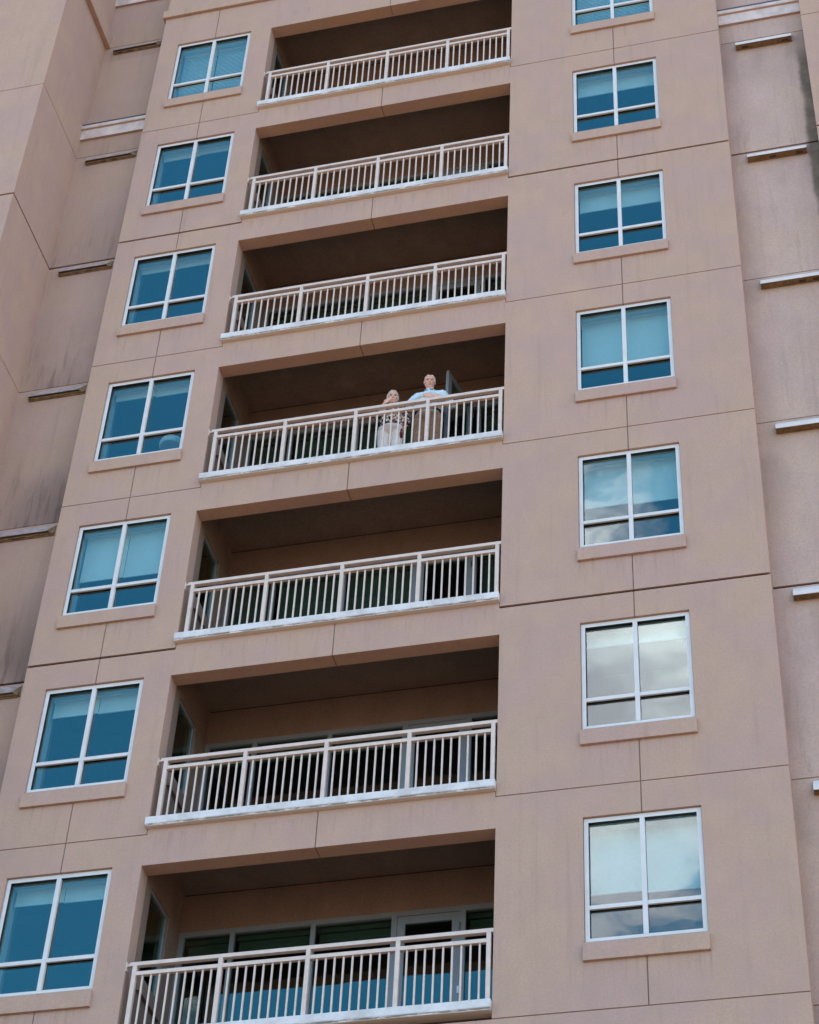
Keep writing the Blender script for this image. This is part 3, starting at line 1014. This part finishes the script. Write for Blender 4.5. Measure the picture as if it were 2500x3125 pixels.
def floral():
    mt, t, p = mat('floral_print')
    g = N(t, 'ShaderNodeNewGeometry')
    wv = noise(t, g.outputs['Position'], 14, 3, 0.6)
    v = N(t, 'ShaderNodeTexVoronoi')
    v.inputs['Scale'].default_value = 19
    v.inputs['Randomness'].default_value = 1.0
    ad = N(t, 'ShaderNodeVectorMath', operation='ADD')
    t.links.new(g.outputs['Position'], ad.inputs[0])
    cm = N(t, 'ShaderNodeCombineXYZ')
    sc = math_n(t, 'MULTIPLY', wv, 0.09)
    for i in range(3): t.links.new(sc, cm.inputs[i])
    t.links.new(cm.outputs[0], ad.inputs[1])
    t.links.new(ad.outputs[0], v.inputs['Vector'])
    sp = N(t, 'ShaderNodeSeparateColor')
    t.links.new(v.outputs['Color'], sp.inputs[0])
    cr = N(t, 'ShaderNodeValToRGB')
    cr.color_ramp.interpolation = 'CONSTANT'
    el = cr.color_ramp.elements
    el[0].position = 0; el[0].color = (0.72, 0.60, 0.50, 1)
    el[1].position = 0.28; el[1].color = (0.62, 0.16, 0.20, 1)
    for ps, cc in ((0.48, (0.74, 0.42, 0.36, 1)), (0.64, (0.16, 0.24, 0.17, 1)), (0.76, (0.66, 0.62, 0.60, 1)), (0.9, (0.70, 0.50, 0.28, 1))):
        e = el.new(ps); e.color = cc
    t.links.new(sp.outputs[0], cr.inputs[0])
    f = ramp_n(t, v.outputs['Distance'], 0.40, 0.52)
    col = mix_n(t, f, cr.outputs[0], (0.012, 0.012, 0.018))
    t.links.new(col, p.inputs['Base Color'])
    p.inputs['Roughness'].default_value = 0.85
    return mt


def face_bits(P, parent, mouth_open=0.0, hide_mouth=False):
    for s_ in (-1, 1):
        bm = bmesh.new(); ellip(bm, P(s_ * 0.030, -0.0800, 0.010), (0.0145, 0.008, 0.0065)); 
        link('eye', mesh_of('eye', bm, M_EYE), parent)
        bm = bmesh.new(); ellip(bm, P(s_ * 0.031, -0.089, 0.030), (0.019, 0.005, 0.004))
        link('eyebrow', mesh_of('eyebrow', bm, M_GREYHAIR), parent)
    if not hide_mouth:
        bm = bmesh.new(); ellip(bm, P(0, -0.0915, -0.0615), (0.020, 0.007, 0.0045 + mouth_open))
        link('mouth', mesh_of('mouth', bm, M_LIP), parent)


def hair_cap(bm, P, female):
    """a shell round the skull, cut open over the face"""
    c0 = P(0, 0, 0)
    if female:
        ellip(bm, P(0, 0.022, 0.048), (0.083, 0.098, 0.088))
        ellip(bm, P(0, 0.040, -0.01), (0.086, 0.080, 0.085))
        for s_ in (-1, 1):
            ellip(bm, P(s_ * 0.072, 0.000, 0.005), (0.020, 0.050, 0.060))
            ellip(bm, P(s_ * 0.068, 0.030, -0.035), (0.018, 0.036, 0.036))
            capsule(bm, P(s_ * 0.02, -0.052, 0.098), 0.020, P(s_ * 0.064, -0.040, 0.048), 0.017, 12)
    else:
        ellip(bm, P(0, 0.040, 0.042), (0.081, 0.078, 0.083))
        ellip(bm, P(0, 0.035, 0.0), (0.080, 0.072, 0.070))
        for s_ in (-1, 1):
            capsule(bm, P(s_ * 0.066, -0.022, 0.065), 0.016, P(s_ * 0.074, -0.012, 0.010), 0.013, 12)
            capsule(bm, P(s_ * 0.064, -0.026, 0.065), 0.014, P(s_ * 0.030, -0.010, 0.112), 0.016, 12)


def arm(bm, sh, el, wr, r, hand_=True):
    capsule(bm, sh, r[0], el, r[1]); capsule(bm, el, r[1], wr, r[2])


FZ = Z0 + 3 * H + FL
M_DARKFLOOR = plain('bounce_cut_floor', (0.075, 0.062, 0.052), 0.7, var=0.15)  # unseen dark floor layer, added to cut bounce onto ceiling and back wall
cut_layer = boxes('bounce_cut_layer', [(ol + 0.001, orr - 0.001, 0.101, BK - 0.013, FL - 0.0009, FL + 0.0002)], M_DARKFLOOR)
for k in range(7):
    link('bounce_cut_layer', cut_layer, BLD, (0, 0, Z0 + H * k))
# --- the man
man = bpy.data.objects.new('person', None)
COL.objects.link(man)
man.location = (-0.935, 0.40, FZ)
tag(man, 'older man in pale blue shirt and tan trousers with one hand on his chest', 'person')
sR_, eR_, wR_ = (-0.185, 0.02, 1.455), (-0.285, -0.06, 1.235), (-0.040, -0.195, 1.262)
sL_, eL_, wL_ = (0.185, 0.02, 1.44), (0.345, -0.01, 1.16), (0.225, -0.19, 1.17)
bm = bmesh.new()
ellip(bm, (0, 0.01, 0.96), (0.165, 0.125, 0.13)); ellip(bm, (0, -0.03, 1.13), (0.17, 0.14, 0.16)); ellip(bm, (0, 0.01, 1.33), (0.17, 0.115, 0.17))
capsule(bm, (-0.15, 0.02, 1.46), 0.055, (0.15, 0.02, 1.45), 0.055)
capsule(bm, (0, 0.02, 1.46), 0.066, (0, -0.005, 1.60), 0.060)
for s_ in (-1, 1):
    capsule(bm, (s_ * 0.09, 0.01, 0.93), 0.088, (s_ * 0.105, 0.0, 0.50), 0.058)
    capsule(bm, (s_ * 0.105, 0.0, 0.50), 0.056, (s_ * 0.115, 0.03, 0.10), 0.040)
    capsule(bm, (s_ * 0.115, 0.03, 0.05), 0.036, (s_ * 0.135, -0.14, 0.035), 0.03)
arm(bm, sR_, eR_, wR_, (0.048, 0.040, 0.028)); arm(bm, sL_, eL_, wL_, (0.048, 0.040, 0.028))
hand(bm, wR_, (0.88, -0.10, -0.35), (0, 1, 0), (0.2, 0, 1), 0.185, 0.25)
hand(bm, wL_, (-0.85, -0.20, 0.30), (0, 1, -0.2), (0, 0, 1), 0.185, 0.55)
Pm = head(bm, (0, -0.035, 1.69), math.radians(22))
remeshed('body', bm, 0.0055, 3, M_SKIN, man)
face_bits(Pm, man, 0.002)
bm = bmesh.new(); hair_cap(bm, Pm, False)
remeshed('hair', bm, 0.007, 3, M_WHITEHAIR, man, 0.003, 3)
M_SHIRT = cloth_mat('pale_blue_shirt_cloth', (0.55, 0.74, 0.86))
bm = bmesh.new()
ellip(bm, (0, 0.0, 1.01), (0.205, 0.165, 0.09)); ellip(bm, (0, -0.035, 1.14), (0.205, 0.175, 0.18)); ellip(bm, (0, 0.005, 1.33), (0.195, 0.14, 0.185))
capsule(bm, (-0.15, 0.02, 1.455), 0.075, (0.15, 0.02, 1.445), 0.075)
capsule(bm, (0, 0.02, 1.45), 0.082, (0, 0.01, 1.515), 0.076)
def shorten(a, b, f): return tuple(Vector(a).lerp(Vector(b), f))
arm(bm, sR_, eR_, shorten(eR_, wR_, 0.88), (0.078, 0.070, 0.046)); arm(bm, sL_, eL_, shorten(eL_, wL_, 0.86), (0.078, 0.070, 0.046))
remeshed('shirt', bm, 0.009, 4, M_SHIRT, man, 0.010, 1)
bm = bmesh.new()       # collar: two stand-up wings
for s_ in (-1, 1):
    capsule(bm, (s_ * 0.070, 0.0, 1.545), 0.016, (s_ * 0.030, -0.082, 1.505), 0.014, 12, 0.6)
    capsule(bm, (s_ * 0.030, -0.082, 1.510), 0.014, (s_ * 0.052, -0.112, 1.455), 0.010, 12, 0.5)
    capsule(bm, (s_ * 0.070, 0.0, 1.545), 0.016, (0, 0.080, 1.55), 0.016, 12)
remeshed('collar', bm, 0.006, 2, cloth_mat('blue_collar_cloth', (0.20, 0.38, 0.62)), man)
bm = bmesh.new()
ellip(bm, (0, 0.0, 0.93), (0.215, 0.175, 0.12))
for s_ in (-1, 1):
    capsule(bm, (s_ * 0.105, 0.0, 0.90), 0.120, (s_ * 0.12, 0.0, 0.50), 0.092)
    capsule(bm, (s_ * 0.12, 0.0, 0.50), 0.092, (s_ * 0.125, 0.02, 0.10), 0.075)
remeshed('trousers', bm, 0.010, 3, cloth_mat('tan_trouser_cloth', (0.30, 0.195, 0.125)), man, 0.011, 5)
bm = bmesh.new()
for i in range(28):
    a0, a1 = 2 * math.pi * i / 28, 2 * math.pi * (i + 1) / 28
    capsule(bm, (0.213 * math.cos(a0), -0.005 + 0.175 * math.sin(a0), 1.005), 0.017, (0.213 * math.cos(a1), -0.005 + 0.175 * math.sin(a1), 1.005), 0.017, 8)
remeshed('belt', bm, 0.007, 1, plain('dark_leather', (0.02, 0.015, 0.012), 0.5), man)
for s_ in (-1, 1):
    bm = bmesh.new()
    capsule(bm, (s_ * 0.118, 0.045, 0.05), 0.048, (s_ * 0.142, -0.165, 0.040), 0.040, 14, 0.9)
    remeshed('shoe', bm, 0.009, 1, bpy.data.materials['dark_leather'], man)

# --- the woman
wo_ = bpy.data.objects.new('person', None)
COL.objects.link(wo_)
wo_.location = (-1.495, 0.40, FZ)
tag(wo_, 'grey-haired woman in dark floral blouse and white trousers covering her mouth', 'person')
sR2, eR2, wR2 = (-0.155, 0.02, 1.285), (-0.235, -0.10, 1.04), (-0.062, -0.185, 1.235)
sL2, eL2, wL2 = (0.155, 0.02, 1.28), (0.225, 0.03, 1.02), (0.225, -0.04, 0.80)
bm = bmesh.new()
ellip(bm, (0, 0.01, 0.84), (0.165, 0.125, 0.12)); ellip(bm, (0, -0.01, 1.0), (0.14, 0.11, 0.15)); ellip(bm, (0, 0.0, 1.17), (0.145, 0.105, 0.15))
capsule(bm, (-0.12, 0.02, 1.29), 0.045, (0.12, 0.02, 1.285), 0.045)
capsule(bm, (0, 0.02, 1.29), 0.055, (0, 0.0, 1.40), 0.048)
for s_ in (-1, 1):
    capsule(bm, (s_ * 0.085, 0.01, 0.82), 0.085, (s_ * 0.095, 0.0, 0.45), 0.055)
    capsule(bm, (s_ * 0.095, 0.0, 0.45), 0.052, (s_ * 0.10, 0.03, 0.09), 0.036)
    capsule(bm, (s_ * 0.10, 0.03, 0.045), 0.032, (s_ * 0.115, -0.12, 0.03), 0.026)
arm(bm, sR2, eR2, wR2, (0.042, 0.036, 0.025)); arm(bm, sL2, eL2, wL2, (0.042, 0.034, 0.024))
hand(bm, wR2, (0.55, 0.15, 0.95), (0.2, 1, 0), (-0.4, 0, 1), 0.17, 0.30)
hand(bm, wL2, (-0.02, -0.06, -1), (-1, 0, 0), (0, -1, 0), 0.17, 0.9)
Pw = head(bm, (0, -0.025, 1.475), math.radians(18), True)
remeshed('body', bm, 0.0055, 3, M_SKIN, wo_)
face_bits(Pw, wo_, hide_mouth=True)
bm = bmesh.new(); hair_cap(bm, Pw, True)
remeshed('hair', bm, 0.007, 3, M_GREYHAIR, wo_, 0.003, 9)
bm = bmesh.new()
ellip(bm, (0, 0.0, 0.84), (0.205, 0.165, 0.10)); ellip(bm, (0, -0.02, 1.0), (0.18, 0.15, 0.17)); ellip(bm, (0, -0.02, 1.15), (0.17, 0.14, 0.17))
capsule(bm, (-0.12, 0.02, 1.285), 0.058, (0.12, 0.02, 1.28), 0.058)
capsule(bm, (0, 0.02, 1.28), 0.07, (0, 0.01, 1.335), 0.062)
arm(bm, sR2, eR2, shorten(eR2, wR2, 0.55), (0.062, 0.058, 0.050)); arm(bm, sL2, eL2, shorten(eL2, wL2, 0.80), (0.062, 0.058, 0.052))
remeshed('blouse', bm, 0.009, 4, floral(), wo_, 0.009, 2)
bm = bmesh.new()
ellip(bm, (0, 0.0, 0.80), (0.195, 0.160, 0.12))
for s_ in (-1, 1):
    capsule(bm, (s_ * 0.098, 0.0, 0.78), 0.108, (s_ * 0.105, 0.0, 0.45), 0.085)
    capsule(bm, (s_ * 0.105, 0.0, 0.45), 0.085, (s_ * 0.11, 0.02, 0.10), 0.062)
remeshed('trousers', bm, 0.010, 3, cloth_mat('white_trouser_cloth', (0.84, 0.85, 0.88)), wo_, 0.008, 7)
for s_ in (-1, 1):
    bm = bmesh.new()
    capsule(bm, (s_ * 0.10, 0.04, 0.045), 0.042, (s_ * 0.12, -0.145, 0.036), 0.034, 14, 0.9)
    remeshed('shoe', bm, 0.009, 1, bpy.data.materials['dark_leather'], wo_)
bm = bmesh.new()
capsule(bm, (0, 0, 0.06), 0.035, (0, 0, -0.06), 0.042, 16, 0.5)
pk = remeshed('hand_shadow_form', bm, 0.007, 3, plain('dark_red_hand_shadow', (0.12, 0.012, 0.015), 0.8), None, 0.006, 4)  # added dark form that stands for the hand lying in shadow
pk.location = (-1.495 + 0.175, 0.40 - 0.055, FZ + 0.66)
tag(pk, 'small dark red form added for the shadowed part of the lowered hand of the woman', 'hand_shadow_form')
